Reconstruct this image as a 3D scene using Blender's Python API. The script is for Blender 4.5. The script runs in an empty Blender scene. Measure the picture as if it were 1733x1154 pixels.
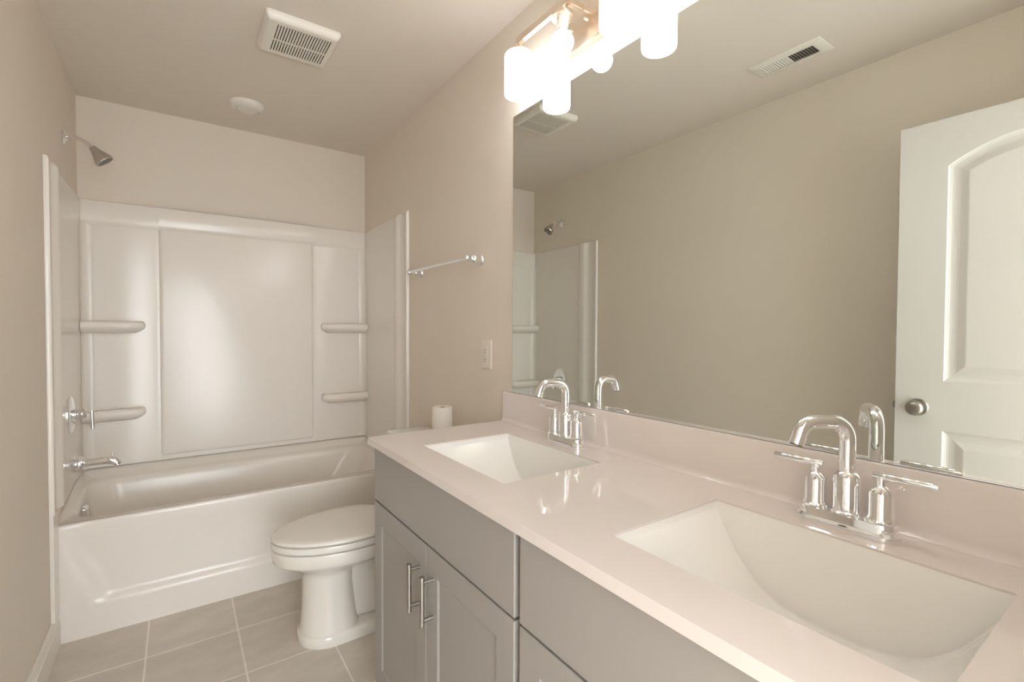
import bpy, bmesh, math
from mathutils import Vector, Matrix

PI = math.pi
S = bpy.context.scene
COL = S.collection

# ---------------------------------------------------------------- camera
W, H, D, Y0 = 1.46, 2.44, 3.254, -0.09        # room: right wall x, ceiling z, far wall y, near wall y
cam_data = bpy.data.cameras.new('camera')
cam = bpy.data.objects.new('camera', cam_data)
COL.objects.link(cam)
S.camera = cam
YAW, PITCH, ROLL = 0.6097, -0.0227, 0.0042
c_, s_ = math.cos(YAW), math.sin(YAW)
Rv = Vector((c_, -s_, 0)); Fh = Vector((s_, c_, 0)); Uz = Vector((0, 0, 1))
Fv = Fh * math.cos(PITCH) + Uz * math.sin(PITCH)
Uv = Uz * math.cos(PITCH) - Fh * math.sin(PITCH)
R2 = Rv * math.cos(ROLL) + Uv * math.sin(ROLL)
U2 = -Rv * math.sin(ROLL) + Uv * math.cos(ROLL)
mw = Matrix((R2, U2, -Fv)).transposed().to_4x4()
mw.translation = Vector((0.4109, 0.0, 1.2675))
cam.matrix_world = mw
cam_data.sensor_fit = 'HORIZONTAL'
cam_data.sensor_width = 36.0
cam_data.lens = 36.0 * 809.4 / 1733.0
cam_data.clip_start = 0.01

# ---------------------------------------------------------------- world, light, exposure
world = bpy.data.worlds.new('world')
S.world = world
world.use_nodes = True
bgn = world.node_tree.nodes['Background']
bgn.inputs['Color'].default_value = (0.94, 0.975, 1.0, 1)
bgn.inputs['Strength'].default_value = 6.0        # daylight entering at the open end of the added hall
LAMP = 5.8                                        # radiance of the vanity lamps' frosted glass
LAMP_COL = (0.97, 0.985, 1.0)
S.view_settings.view_transform = 'Standard'
S.view_settings.look = 'None'
S.view_settings.gamma = 1.0
S.view_settings.use_curve_mapping = False
S.view_settings.exposure = 0.75
S.cycles.max_bounces = 14
S.cycles.diffuse_bounces = 10
S.cycles.glossy_bounces = 8
S.cycles.caustics_reflective = True
S.cycles.sample_clamp_indirect = 6.0

# portal: only tells the renderer where the daylight comes in
pd = bpy.data.lights.new('daylight_portal', 'AREA'); pd.shape = 'RECTANGLE'; pd.size = 1.7; pd.size_y = 2.44
pd.cycles.is_portal = True
po = bpy.data.objects.new('daylight_portal', pd); COL.objects.link(po)
po.location = (0.55, -1.70, 1.22); po.rotation_euler = (PI / 2, 0, PI)

# ---------------------------------------------------------------- materials
def srgb(r, g, b):
    f = lambda v: (v / 255) / 12.92 if v / 255 <= 0.04045 else ((v / 255 + 0.055) / 1.055) ** 2.4
    return (f(r), f(g), f(b), 1)

def mat(name, col, rough=0.5, metal=0.0, bump=None, vary=None, coat=0.0, spec=0.5):
    """principled material with a procedural noise in colour / bump"""
    m = bpy.data.materials.new(name); m.use_nodes = True
    nt = m.node_tree; b = nt.nodes['Principled BSDF']
    b.inputs['Base Color'].default_value = col
    b.inputs['Roughness'].default_value = rough
    b.inputs['Metallic'].default_value = metal
    b.inputs['Specular IOR Level'].default_value = spec
    b.inputs['Coat Weight'].default_value = coat
    tc = nt.nodes.new('ShaderNodeTexCoord')
    if vary:
        sc, amt = vary
        n = nt.nodes.new('ShaderNodeTexNoise'); n.inputs['Scale'].default_value = sc
        n.inputs['Detail'].default_value = 6
        nt.links.new(tc.outputs['Object'], n.inputs['Vector'])
        r = nt.nodes.new('ShaderNodeMapRange')
        r.inputs['From Min'].default_value = 0.3; r.inputs['From Max'].default_value = 0.7
        r.inputs['To Min'].default_value = 1 - amt; r.inputs['To Max'].default_value = 1 + amt
        nt.links.new(n.outputs['Fac'], r.inputs['Value'])
        mx = nt.nodes.new('ShaderNodeVectorMath'); mx.operation = 'SCALE'
        mx.inputs[0].default_value = col[:3]
        nt.links.new(r.outputs['Result'], mx.inputs['Scale'])
        nt.links.new(mx.outputs['Vector'], b.inputs['Base Color'])
    if bump:
        sc, st = bump
        n2 = nt.nodes.new('ShaderNodeTexNoise'); n2.inputs['Scale'].default_value = sc
        n2.inputs['Detail'].default_value = 3
        nt.links.new(tc.outputs['Object'], n2.inputs['Vector'])
        bp = nt.nodes.new('ShaderNodeBump'); bp.inputs['Strength'].default_value = st
        bp.inputs['Distance'].default_value = 0.002
        nt.links.new(n2.outputs['Fac'], bp.inputs['Height'])
        nt.links.new(bp.outputs['Normal'], b.inputs['Normal'])
    return m

def emis(name, col, strength):
    m = bpy.data.materials.new(name); m.use_nodes = True
    nt = m.node_tree
    b = nt.nodes['Principled BSDF']
    b.inputs['Base Color'].default_value = (0.85, 0.84, 0.82, 1)
    b.inputs['Roughness'].default_value = 0.35
    b.inputs['Emission Color'].default_value = (*col, 1)
    b.inputs['Emission Strength'].default_value = strength
    return m

M = {}
M['wall'] = mat('wall_paint', srgb(220, 211, 199), 0.75, bump=(260, 0.08), vary=(3, 0.008))
M['ceiling'] = mat('ceiling_paint', srgb(218, 210, 200), 0.85, bump=(220, 0.1), vary=(3, 0.008))
M['trim'] = mat('trim_paint', srgb(226, 221, 212), 0.35, bump=(30, 0.02))
M['door'] = mat('door_paint', srgb(208, 206, 201), 0.4, bump=(120, 0.03))
M['acrylic'] = mat('white_acrylic', srgb(229, 224, 217), 0.22, bump=(6, 0.03))
M['tub'] = mat('tub_enamel', srgb(229, 224, 217), 0.22, bump=(5, 0.02))
M['porcelain'] = mat('white_porcelain', srgb(226, 222, 214), 0.08, bump=(8, 0.01), coat=0.4)
M['sink'] = mat('sink_porcelain', srgb(236, 235, 232), 0.06, bump=(8, 0.01), coat=0.4)
M['seat'] = mat('white_seat_plastic', srgb(224, 220, 213), 0.18, bump=(10, 0.01))
M['marble'] = mat('cultured_marble', srgb(221, 213, 209), 0.07, vary=(7, 0.012), coat=0.3)
M['cabinet'] = mat('grey_cabinet_paint', srgb(157, 153, 148), 0.42, bump=(90, 0.03), vary=(4, 0.01))
M['cabinet_dark'] = mat('grey_cabinet_frame', srgb(120, 116, 112), 0.5, vary=(4, 0.01))
M['chrome'] = mat('polished_chrome', (0.90, 0.91, 0.93, 1), 0.05, 1.0, bump=(3, 0.004))
M['nickel'] = mat('brushed_nickel', (0.44, 0.41, 0.37, 1), 0.3, 1.0, bump=(200, 0.03))
M['pull'] = mat('satin_nickel_pull', (0.47, 0.45, 0.43, 1), 0.3, 1.0, bump=(200, 0.03))
M['fixture'] = mat('warm_brushed_nickel', (0.80, 0.70, 0.60, 1), 0.28, 1.0, bump=(200, 0.03))
M['shower_grey'] = mat('satin_shower_chrome', (0.62, 0.61, 0.58, 1), 0.2, 1.0, bump=(50, 0.01))
M['plastic'] = mat('white_plastic', srgb(222, 215, 204), 0.35, bump=(60, 0.01))
M['socket'] = mat('socket_porcelain', srgb(222, 216, 204), 0.4, bump=(60, 0.01))
M['vent_white'] = mat('vent_enamel', srgb(224, 220, 210), 0.4, bump=(60, 0.01))
M['dark'] = mat('cavity_shade_dark', srgb(34, 29, 24), 0.8, vary=(20, 0.1))
M['recess_shade'] = mat('recess_shade_grey', srgb(78, 74, 68), 0.7, vary=(20, 0.05))
M['paper'] = mat('tissue_paper', srgb(236, 230, 222), 0.95, bump=(180, 0.3))
M['card'] = mat('cardboard', srgb(170, 148, 122), 0.9, bump=(80, 0.1))
M['grommet'] = mat('spray_rubber', srgb(120, 118, 114), 0.6, bump=(80, 0.05))
M['nozzle'] = mat('spray_face', srgb(120, 118, 112), 0.45, bump=(420, 0.6))
M['shade'] = emis('lit_frosted_glass', LAMP_COL, LAMP)
M['bulb'] = emis('lit_bulb_glass', LAMP_COL, LAMP * 1.0)

# mirror: silvered glass, slightly green
M['mirror'] = mat('mirror_silver', (0.80, 0.83, 0.795, 1), 0.0, 1.0)
M['glass_edge'] = mat('glass_edge', srgb(120, 150, 140), 0.1, bump=(10, 0.01))

# floor tile: 12 inch squares, grout grid fixed in room coordinates
def tile_mat():
    m = bpy.data.materials.new('floor_tile'); m.use_nodes = True
    nt = m.node_tree; b = nt.nodes['Principled BSDF']
    tc = nt.nodes.new('ShaderNodeTexCoord')
    mp = nt.nodes.new('ShaderNodeMapping')
    mp.inputs['Location'].default_value = (-0.297 + 3.1 * 1, -1.98 + 3.1 * 1, 0)
    nt.links.new(tc.outputs['Object'], mp.inputs['Vector'])
    br = nt.nodes.new('ShaderNodeTexBrick')
    br.offset = 0.0; br.squash = 1.0
    br.inputs['Scale'].default_value = 1.0
    br.inputs['Brick Width'].default_value = 0.31
    br.inputs['Row Height'].default_value = 0.31
    br.inputs['Mortar Size'].default_value = 0.0032
    br.inputs['Mortar Smooth'].default_value = 0.15
    br.inputs['Bias'].default_value = 0.0
    br.inputs['Color1'].default_value = srgb(202, 195, 185)
    br.inputs['Color2'].default_value = srgb(207, 200, 190)
    br.inputs['Mortar'].default_value = srgb(236, 230, 222)
    nt.links.new(mp.outputs['Vector'], br.inputs['Vector'])
    n = nt.nodes.new('ShaderNodeTexNoise'); n.inputs['Scale'].default_value = 5; n.inputs['Detail'].default_value = 8
    n.inputs['Roughness'].default_value = 0.6
    mp2 = nt.nodes.new('ShaderNodeMapping'); mp2.inputs['Scale'].default_value = (1, 2.2, 1)
    nt.links.new(tc.outputs['Object'], mp2.inputs['Vector'])
    nt.links.new(mp2.outputs['Vector'], n.inputs['Vector'])
    r = nt.nodes.new('ShaderNodeMapRange')
    r.inputs['From Min'].default_value = 0.3; r.inputs['From Max'].default_value = 0.7
    r.inputs['To Min'].default_value = 0.9; r.inputs['To Max'].default_value = 1.08
    nt.links.new(n.outputs['Fac'], r.inputs['Value'])
    mx = nt.nodes.new('ShaderNodeVectorMath'); mx.operation = 'SCALE'
    nt.links.new(br.outputs['Color'], mx.inputs[0]); nt.links.new(r.outputs['Result'], mx.inputs['Scale'])
    nt.links.new(mx.outputs['Vector'], b.inputs['Base Color'])
    bp = nt.nodes.new('ShaderNodeBump'); bp.inputs['Strength'].default_value = 0.25; bp.inputs['Distance'].default_value = 0.001
    bp.invert = True
    nt.links.new(br.outputs['Fac'], bp.inputs['Height']); nt.links.new(bp.outputs['Normal'], b.inputs['Normal'])
    b.inputs['Roughness'].default_value = 0.42
    return m
M['tile'] = tile_mat()

# ---------------------------------------------------------------- mesh helpers
def frame(axis):
    a = Vector(axis).normalized()
    t = Vector((0, 0, 1)) if abs(a.z) < 0.9 else Vector((1, 0, 0))
    u = t.cross(a).normalized(); v = a.cross(u)
    return a, u, v

class MB:
    """collects shapes, then links them as ONE mesh object"""
    def __init__(self): self.v = []; self.f = []
    def add(self, vs, fs):
        o = len(self.v); self.v += [Vector(p) for p in vs]; self.f += [[i + o for i in f] for f in fs]; return self
    def box(self, x0, x1, y0, y1, z0, z1):
        vs = [(x, y, z) for x in (x0, x1) for y in (y0, y1) for z in (z0, z1)]
        return self.add(vs, [(0, 1, 3, 2), (4, 6, 7, 5), (0, 4, 5, 1), (2, 3, 7, 6), (0, 2, 6, 4), (1, 5, 7, 3)])
    def loft(self, rings, cap0=True, cap1=True, closed=True):
        n = len(rings[0]); vs = [p for r in rings for p in r]; fs = []
        for i in range(len(rings) - 1):
            for j in range(n if closed else n - 1):
                k = (j + 1) % n
                fs.append((i * n + j, i * n + k, (i + 1) * n + k, (i + 1) * n + j))
        if cap0: fs.append(tuple(range(n))[::-1])
        if cap1: fs.append(tuple((len(rings) - 1) * n + j for j in range(n)))
        return self.add(vs, fs)
    def lathe(self, o, axis, prof, n=32, cap0=True, cap1=True):
        """prof = [(distance along axis, radius), ...]"""
        a, u, v = frame(axis); o = Vector(o)
        rings = [[o + a * t + u * (r * math.cos(2 * PI * k / n)) + v * (r * math.sin(2 * PI * k / n)) for k in range(n)] for t, r in prof]
        return self.loft(rings, cap0, cap1)
    def sphere(self, o, r, n=24, m=14):
        return self.lathe(o, (0, 0, 1), [(-r * math.cos(PI * i / m), max(1e-4, r * math.sin(PI * i / m))) for i in range(m + 1)], n)
    def tube(self, path, r, n=20, cap=True):
        path = [Vector(p) for p in path]; rs = r if isinstance(r, (list, tuple)) else [r] * len(path)
        rings = []; up = None
        for i, p in enumerate(path):
            d = (path[min(i + 1, len(path) - 1)] - path[max(i - 1, 0)]).normalized()
            if up is None: _, up, _ = frame(d)
            u = (up - d * up.dot(d)).normalized(); w = d.cross(u); up = u
            rings.append([p + u * (rs[i] * math.cos(2 * PI * k / n)) + w * (rs[i] * math.sin(2 * PI * k / n)) for k in range(n)])
        return self.loft(rings, cap, cap)
    def prism(self, pts, fn, a, b):
        """polygon pts swept between a and b; fn(p, t) -> xyz"""
        return self.loft([[fn(p, a) for p in pts], [fn(p, b) for p in pts]])
    def build(self, name, m, parent=None, loc=None, smooth=None, bevel=0, seg=3, sub=0, flip=None):
        me = bpy.data.meshes.new(name)
        off = Vector(loc) if loc is not None else (ORIG.get(parent.name, Vector()) if parent else Vector())
        me.from_pydata([tuple(p - off) for p in self.v], [], self.f)
        bm = bmesh.new(); bm.from_mesh(me)
        bmesh.ops.remove_doubles(bm, verts=bm.verts, dist=1e-6)
        bmesh.ops.recalc_face_normals(bm, faces=bm.faces)
        if flip:
            bm.normal_update()
            bmesh.ops.reverse_faces(bm, faces=[f for f in bm.faces if flip(f.calc_center_median(), f.normal)])
        bm.to_mesh(me); bm.free()
        me.materials.append(m)
        if smooth or bevel or sub:
            me.polygons.foreach_set('use_smooth', [True] * len(me.polygons))
            me.set_sharp_from_angle(angle=math.radians(smooth or 40))
        o = bpy.data.objects.new(name, me); COL.objects.link(o)
        if parent:
            o.parent = parent; ORIG[o.name] = off
        else:
            o.location = off; ORIG[o.name] = off
        if bevel:
            md = o.modifiers.new('bevel', 'BEVEL'); md.width = bevel; md.segments = seg
            md.limit_method = 'ANGLE'; md.angle_limit = math.radians(40); md.harden_normals = False
        if sub:
            md = o.modifiers.new('subd', 'SUBSURF'); md.levels = sub; md.render_levels = sub
        return o
ORIG = {}

def thing(name, loc, label, cat, group=None):
    o = bpy.data.objects.new(name, None); COL.objects.link(o)
    o.location = loc; o.empty_display_size = 0.05
    ORIG[o.name] = Vector(loc)
    return tag(o, label, cat, group)
def tag(o, label, cat, group=None):
    o['label'] = label; o['category'] = cat
    if group: o['group'] = group
    return o
def struct(o, label=None, cat=None):
    o['kind'] = 'structure'
    if label: o['label'] = label; o['category'] = cat
    return o
def copy_tree(o, parent=None):
    c = o.copy(); COL.objects.link(c)
    if parent: c.parent = parent
    for ch in [x for x in COL.objects if x.parent == o]:
        copy_tree(ch, c)
    return c
def rrect(x0, x1, y0, y1, r, z, n=8):
    """rounded rectangle ring with 4*(n+1) points"""
    pts = []
    for cx, cy, a0 in ((x1 - r, y1 - r, 0), (x0 + r, y1 - r, PI / 2), (x0 + r, y0 + r, PI), (x1 - r, y0 + r, 1.5 * PI)):
        for k in range(n + 1):
            a = a0 + PI / 2 * k / n
            pts.append((cx + r * math.cos(a), cy + r * math.sin(a), z))
    return pts

# ================================================================ SETTING
T = 0.1
HX0, HX1, HY = -0.30, 1.40, -1.70                # unseen hall added to narrow the daylight; open at its far end
struct(MB().box(min(-T, HX0 - T), max(W + T, HX1 + T), HY, D + T, -0.1, 0).build('floor', M['tile'], loc=(0, 0, 0)), 'grey beige square floor tile with pale grout lines', 'floor')
struct(MB().box(HX0 - T, HX0, HY, Y0 - T, 0, H).box(HX1, HX1 + T, HY, Y0 - T, 0, H).box(HX0, -T, Y0 - T, Y0, 0, H).build('wall_hall_added', M['wall'], loc=(0, 0, 0)), 'added unseen beige hall walls behind the viewer, narrowing the daylight through the doorway', 'wall')
struct(MB().box(HX0 - T, HX1 + T + 0.06, HY, D + T, H, H + 0.1).build('ceiling', M['ceiling'], loc=(0, 0, 0)), 'plain beige painted ceiling', 'ceiling')
struct(MB().box(-T, 0, Y0 - T, D + T, 0, H).build('wall_left', M['wall'], loc=(0, 0, 0)), 'beige wall carrying the shower head, left of the photo', 'wall')
struct(MB().box(W, W + T, Y0 - T, D + T, 0, H).build('wall_right', M['wall'], loc=(0, 0, 0)), 'beige wall behind the mirror, towel bar and light fixture', 'wall')
struct(MB().box(0, W, D, D + T, 0, H).build('wall_back', M['wall'], loc=(0, 0, 0)), 'beige wall above the far side of the tub', 'wall')
DX0, DX1, DZ = 0.155, 0.90, 2.05                 # doorway the camera stands in front of
struct(MB().box(0, DX0, Y0 - T, Y0, 0, H).box(DX1, W, Y0 - T, Y0, 0, H).box(DX0, DX1, Y0 - T, Y0, DZ, H).build('wall_front', M['wall'], loc=(0, 0, 0)),
       'beige wall with the doorway, behind the viewer', 'wall')
def baseboard_profile(h=0.132, t=0.014):
    return [(0, 0), (t, 0), (t, h * .72), (t * .8, h * .76), (t * .8, h * .80), (t * .55, h * .86), (t * .5, h * .92), (t * .25, h * .96), (t * .2, h), (0, h)]
struct(MB().prism(baseboard_profile(), lambda p, t: (p[0] + 0.0005, t, p[1]), Y0 + 0.001, 2.578).build('baseboard_left', M['trim'], loc=(0, 0, 0)),
       'white moulded baseboard along the left wall', 'baseboard')
struct(MB().prism(baseboard_profile(), lambda p, t: (W - 0.0005 - p[0], t, p[1]), 1.537, 2.578).build('baseboard_right', M['trim'], loc=(0, 0, 0)),
       'white moulded baseboard behind the toilet', 'baseboard')
tr = MB()
for x0, x1, z0, z1 in ((DX0 - 0.055, DX0, 0, DZ + 0.055), (DX1, DX1 + 0.055, 0, DZ + 0.055), (DX0, DX1, DZ, DZ + 0.055)):
    tr.box(x0, x1, Y0, Y0 + 0.016, z0, z1)
struct(tr.build('trim_1', M['trim'], loc=(0, 0, 0), bevel=0.004, seg=2), 'white casing around the doorway', 'door casing')

# ---------------------------------------------------------------- open door, seen in the mirror
def arch_outline(w0, w1, z0, zs, za, d, n=24):
    """panel outline inset by d: flat bottom, straight sides, arched top"""
    cy = (w0 + w1) / 2; hw = (w1 - w0) / 2; rise = za - zs
    if rise < 1e-6:
        return [(w0 + d, z0 + d), (w1 - d, z0 + d)] + [(w1 - d - (w1 - w0 - 2 * d) * k / n, zs - d) for k in range(n + 1)]
    R = (hw * hw + rise * rise) / (2 * rise); zc = za - R
    r = R - d; a = math.asin((hw - d) / r)
    arc = [(cy + r * math.sin(a - 2 * a * k / n), zc + r * math.cos(a - 2 * a * k / n)) for k in range(n + 1)]
    return [(w0 + d, z0 + d), (w1 - d, z0 + d)] + arc
door = MB()
DW, DTOP, DTH = 0.735, 2.040, 0.035
face = lambda y, z, dep: (-dep, y, z)            # front face looks to +x; depth goes to -x
pan_lo = (0.115, DW - 0.140, 0.20, 0.906, 0.906)
pan_hi = (0.115, DW - 0.140, 1.087, 1.868, 1.945)
w0, w1 = pan_lo[0], pan_lo[1]
def quad(y0, y1, z0, z1): door.add([face(y0, z0, 0), face(y1, z0, 0), face(y1, z1, 0), face(y0, z1, 0)], [(0, 1, 2, 3)])
zb = 0.012
quad(0, w0, zb, DTOP); quad(w1, DW, zb, DTOP); quad(w0, w1, zb, pan_lo[2]); quad(w0, w1, pan_lo[3], pan_hi[2])
arc = arch_outline(*pan_hi, 0)[2:]
for a, b in zip(arc[:-1], arc[1:]):
    door.add([face(a[0], a[1], 0), face(a[0], DTOP, 0), face(b[0], DTOP, 0), face(b[0], b[1], 0)], [(0, 1, 2, 3)])
for pn in (pan_lo, pan_hi):
    rings = []
    for d, dep in ((0, 0), (0.004, 0.0045), (0.012, 0.0085), (0.018, 0.0095), (0.026, 0.0095), (0.034, 0.0085), (0.056, 0.0025), (0.060, 0.002)):
        rings.append([face(y, z, dep) for y, z in arch_outline(*pn, d)])
    door.loft(rings, cap0=False, cap1=True)
door.add([(0, 0, zb), (0, DW, zb), (0, DW, DTOP), (0, 0, DTOP), (-DTH, 0, zb), (-DTH, DW, zb), (-DTH, DW, DTOP), (-DTH, 0, DTOP)],
         [(4, 5, 6, 7), (0, 1, 5, 4), (1, 2, 6, 5), (2, 3, 7, 6), (3, 0, 4, 7)])
d1 = struct(door.build('door_1', M['door'], loc=(0, 0, 0), flip=lambda c, n: c.x > -0.012 and n.x < 0), 'white two-panel door with arched top panel, reflected in the mirror', 'door')
kn = MB().lathe((0, DW - 0.07, 0.985), (1, 0, 0), [(0, 0.032), (0.004, 0.032), (0.008, 0.029), (0.009, 0.014), (0.026, 0.013), (0.030, 0.020), (0.036, 0.0265), (0.046, 0.0285), (0.054, 0.026), (0.060, 0.019), (0.062, 0.008), (0.0625, 0.001)], 36)
k_ = kn.build('door_knob', M['nickel'], d1, smooth=35); k_['label'] = 'brushed nickel round door knob'
lt = MB().box(-0.028, -0.008, DW - 0.001, DW + 0.0015, 0.955, 1.012).box(-0.023, -0.012, DW, DW + 0.011, 0.972, 0.996)
lt.build('latch', M['nickel'], d1, bevel=0.001, seg=1)
for z in (0.22, 1.03, 1.84):
    MB().lathe((0.006, -0.004, z - 0.045), (0, 0, 1), [(0, 0.0055), (0.09, 0.0055)], 12).build('hinge', M['nickel'], d1, smooth=40)
d1.location = (0.192, -0.068, 0)
d1.rotation_euler = (0, 0, math.radians(-1.6))

# ================================================================ BATHTUB
TF, TH = 2.582, 0.476
tub = MB()
# apron: height field in (x, z) with a recessed panel
NX, NZ = 120, 44
def sstep(t): t = max(0, min(1, t)); return t * t * (3 - 2 * t)
def apron_y(x, z):
    xl = 0.045 + 0.085 * sstep((0.40 - z) / 0.27)                 # left and right edges splay toward the bottom
    dl = x - xl; dr = (W - xl) - x; db = z - 0.142; dt = TH - 0.02 - z
    d = min(dl * 0.55, dr * 0.55, db * 1.35, 0.07 + dt)
    e = 0.03
    return TF + 0.020 * sstep((min(dl, dr) + 0.03) / 0.075) * sstep((db + 0.014) / 0.03) * (1 - 0.55 * sstep((z - 0.30) / 0.17))
rows = []
for j in range(NZ + 1):
    z = (TH - 0.016) * j / NZ
    rows.append([(W * i / NX, apron_y(W * i / NX, z), z) for i in range(NX + 1)])
tub.loft(rows, False, False, closed=False)
# rim edge: rolls over from the apron to the rim top, then drops into the basin
edge_y = lambda x: apron_y(x, TH - 0.016)
roll = []
for a in range(0, 7):
    t = PI / 2 * a / 6
    roll.append([(W * i / NX, edge_y(W * i / NX) + 0.012 * (1 - math.cos(t)), TH - 0.016 + 0.016 * math.sin(t)) for i in range(NX + 1)])
tub.loft(roll, False, False, closed=False)
y_in = TF + 0.0215
def ringz(pts, zf):
    return [(x, y, zf(x, y)) for x, y, _ in pts]
def back_rise(y, amt): return amt * sstep((y - 2.95) / 0.24)
n = 12
rim = [
    ringz(rrect(0.001, W - 0.001, y_in, D - 0.012, 0.002, 0, n), lambda x, y: TH if y < 2.7 else TH + 0.068 * sstep((y - 2.75) / 0.4) ),
    ringz(rrect(0.010, W - 0.010, y_in + 0.002, D - 0.036, 0.010, 0, n), lambda x, y: TH if y < 2.65 else TH + 0.058 * sstep((y - 2.72) / 0.42)),
    ringz(rrect(0.018, W - 0.018, y_in + 0.006, D - 0.052, 0.04, 0, n), lambda x, y: TH + 0.036 * sstep((y - 2.72) / 0.42)),
    ringz(rrect(0.028, W - 0.028, y_in + 0.012, D - 0.064, 0.07, 0, n), lambda x, y: TH + 0.028 * sstep((y - 2.72) / 0.42)),
    ringz(rrect(0.036, W - 0.045, y_in + 0.040, D - 0.078, 0.10, 0, n), lambda x, y: TH + 0.024 * sstep((y - 2.72) / 0.42)),
    ringz(rrect(0.042, W - 0.058, y_in + 0.050, D - 0.088, 0.11, 0, n), lambda x, y: TH - 0.008 + 0.020 * sstep((y - 2.72) / 0.42)),
    ringz(rrect(0.047, W - 0.072, y_in + 0.056, D - 0.096, 0.12, 0, n), lambda x, y: TH - 0.028 + 0.010 * sstep((y - 2.72) / 0.42)),
    rrect(0.066, W - 0.14, y_in + 0.072, D - 0.112, 0.14, 0.33, n),
    rrect(0.095, W - 0.25, y_in + 0.088, D - 0.126, 0.15, 0.18, n),
    rrect(0.115, W - 0.31, y_in + 0.100, D - 0.138, 0.15, 0.125, n),
    rrect(0.150, W - 0.36, y_in + 0.130, D - 0.165, 0.14, 0.100, n),
    rrect(0.24, W - 0.45, y_in + 0.20, D - 0.23, 0.08, 0.094, n),
]
tub.loft(rim, False, True)
# closed strip joining roll and rim at the front
tub.add([(0, TF + 0.012, TH), (W, TF + 0.012, TH), (W, y_in + 0.004, TH), (0, y_in + 0.004, TH)], [(0, 1, 2, 3)])
bt = tag(tub.build('bathtub', M['tub'], loc=(W / 2, 2.92, 0), smooth=50), 'glossy white alcove bathtub with a recessed front apron, below the shower walls', 'bathtub')
ov = MB()
ov.loft([[(0.0500 + d, p[0], p[1]) for p in [(x, y) for x, y, _ in rrect(2.868 - w, 2.868 + w, 0.428 - h, 0.428 + h, r, 0, 5)]] for d, w, h, r in
         ((0, .032, .034, .010), (0.012, .032, .034, .010), (0.018, .028, .030, .010), (0.019, .024, .026, .008))])
ov.build('overflow_cover', M['chrome'], bt, smooth=35)['label'] = 'square chrome overflow cover'
MB().lathe((0.30, 2.89, 0.094), (0, 0, 1), [(0, 0.036), (0.004, 0.036), (0.006, 0.030), (0.007, 0.012), (0.012, 0.010), (0.013, 0.001)], 28).build('drain', M['chrome'], bt, smooth=35)

# ================================================================ SHOWER SURROUND
sur = thing('shower_surround', (W / 2, D, 0.545), 'glossy white moulded shower surround lining the three walls above the bathtub', 'shower surround')
ZB, ZT = 0.5485, 1.922
# back panel: centre field, columns, top band
def arcpts(cx, cy, r, a0, a1, n=6): return [(cx + r * math.cos(a0 + (a1 - a0) * k / n), cy + r * math.sin(a0 + (a1 - a0) * k / n)) for k in range(n + 1)]
BO = 0.020
prof = [(0.0125, D - 0.001), (0.0125, D - BO - 0.040)] + [(0.0125 + 0.040 * (1 - math.cos(t)), D - BO - 0.040 + 0.040 * math.sin(t)) for t in [PI / 2 * k / 8 for k in range(1, 9)]]
prof += [(0.056, D - BO - 0.001), (0.062, D - BO - 0.002), (0.318, D - BO - 0.002), (0.326, D - BO), (0.336, D - BO - 0.002)]
prof = prof + [(W - x, y) for x, y in reversed(prof)]
bk = MB().prism(prof, lambda p, t: (p[0], p[1], t), ZB, 1.812)
# top band: sits proud, with a sloping underside
def band(x0, x1, off, b):
    pr = [(D - 0.001, 1.795), (D - BO - 0.0005, 1.795), (D - BO - off * .8, 1.812), (D - BO - off, 1.824), (D - BO - off, ZT - 0.012), (D - BO - off + 0.004, ZT - 0.003), (D - BO - off + 0.012, ZT), (D - 0.001, ZT)]
    b.prism(pr, lambda p, t: (t, p[0], p[1]), x0, x1)
band(0.0125, W - 0.0125, 0.013, bk)
bk.build('back_panel', M['acrylic'], sur, smooth=38)
cf = MB()
rings = [[(x, D - BO - dep, z) for x, z, _ in rrect(0.336 - g, 1.112 + g, 0.578 - g, 1.806 + g, max(0.004, 0.012 + g), 0, 6)] for g, dep in ((0.006, -0.004), (0.004, 0.004), (0.001, 0.0085), (-0.004, 0.011), (-0.012, 0.012))]
cf.loft(rings)
band(0.330, 1.118, 0.023, cf)
cf.build('centre_panel', M['acrylic'], sur, smooth=38)
def side(sgn):
    X = (lambda o: o) if sgn < 0 else (lambda o: W - o)
    # (y, offset from wall)
    pr = [(2.492, 0.0008), (2.492, 0.012), (2.495, 0.0165), (2.501, 0.0175), (2.507, 0.0165), (2.511, 0.011), (2.516, 0.008), (2.575, 0.008), (2.590, 0.010), (2.604, 0.018), (2.612, 0.0225), (2.622, 0.0245), (2.650, 0.0245),
          (2.661, 0.0225), (2.670, 0.0175), (2.680, 0.0130), (2.690, 0.0120), (D - 0.022, 0.0120), (D - 0.022, 0.0008)]
    b = MB()
    b.prism(pr[1:] if False else pr, lambda p, t: (X(p[1]), p[0], t), ZB + 0.0, ZT - 0.012)
    inset = [(y, max(0.0008, o - 0.005) if o > 0.001 else o) for y, o in pr]
    b.loft([[(X(o), y, ZT - 0.012) for y, o in pr], [(X(o), y, ZT - 0.002) for y, o in inset]])
    # the front strip of the flange runs down to the apron
    b.box(*sorted((X(0.0008), X(0.0130))), 2.4925, 2.580, 0.1325, ZB + 0.001)
    b.build('side_panel', M['acrylic'], sur, smooth=38)
side(-1); side(1)
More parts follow.
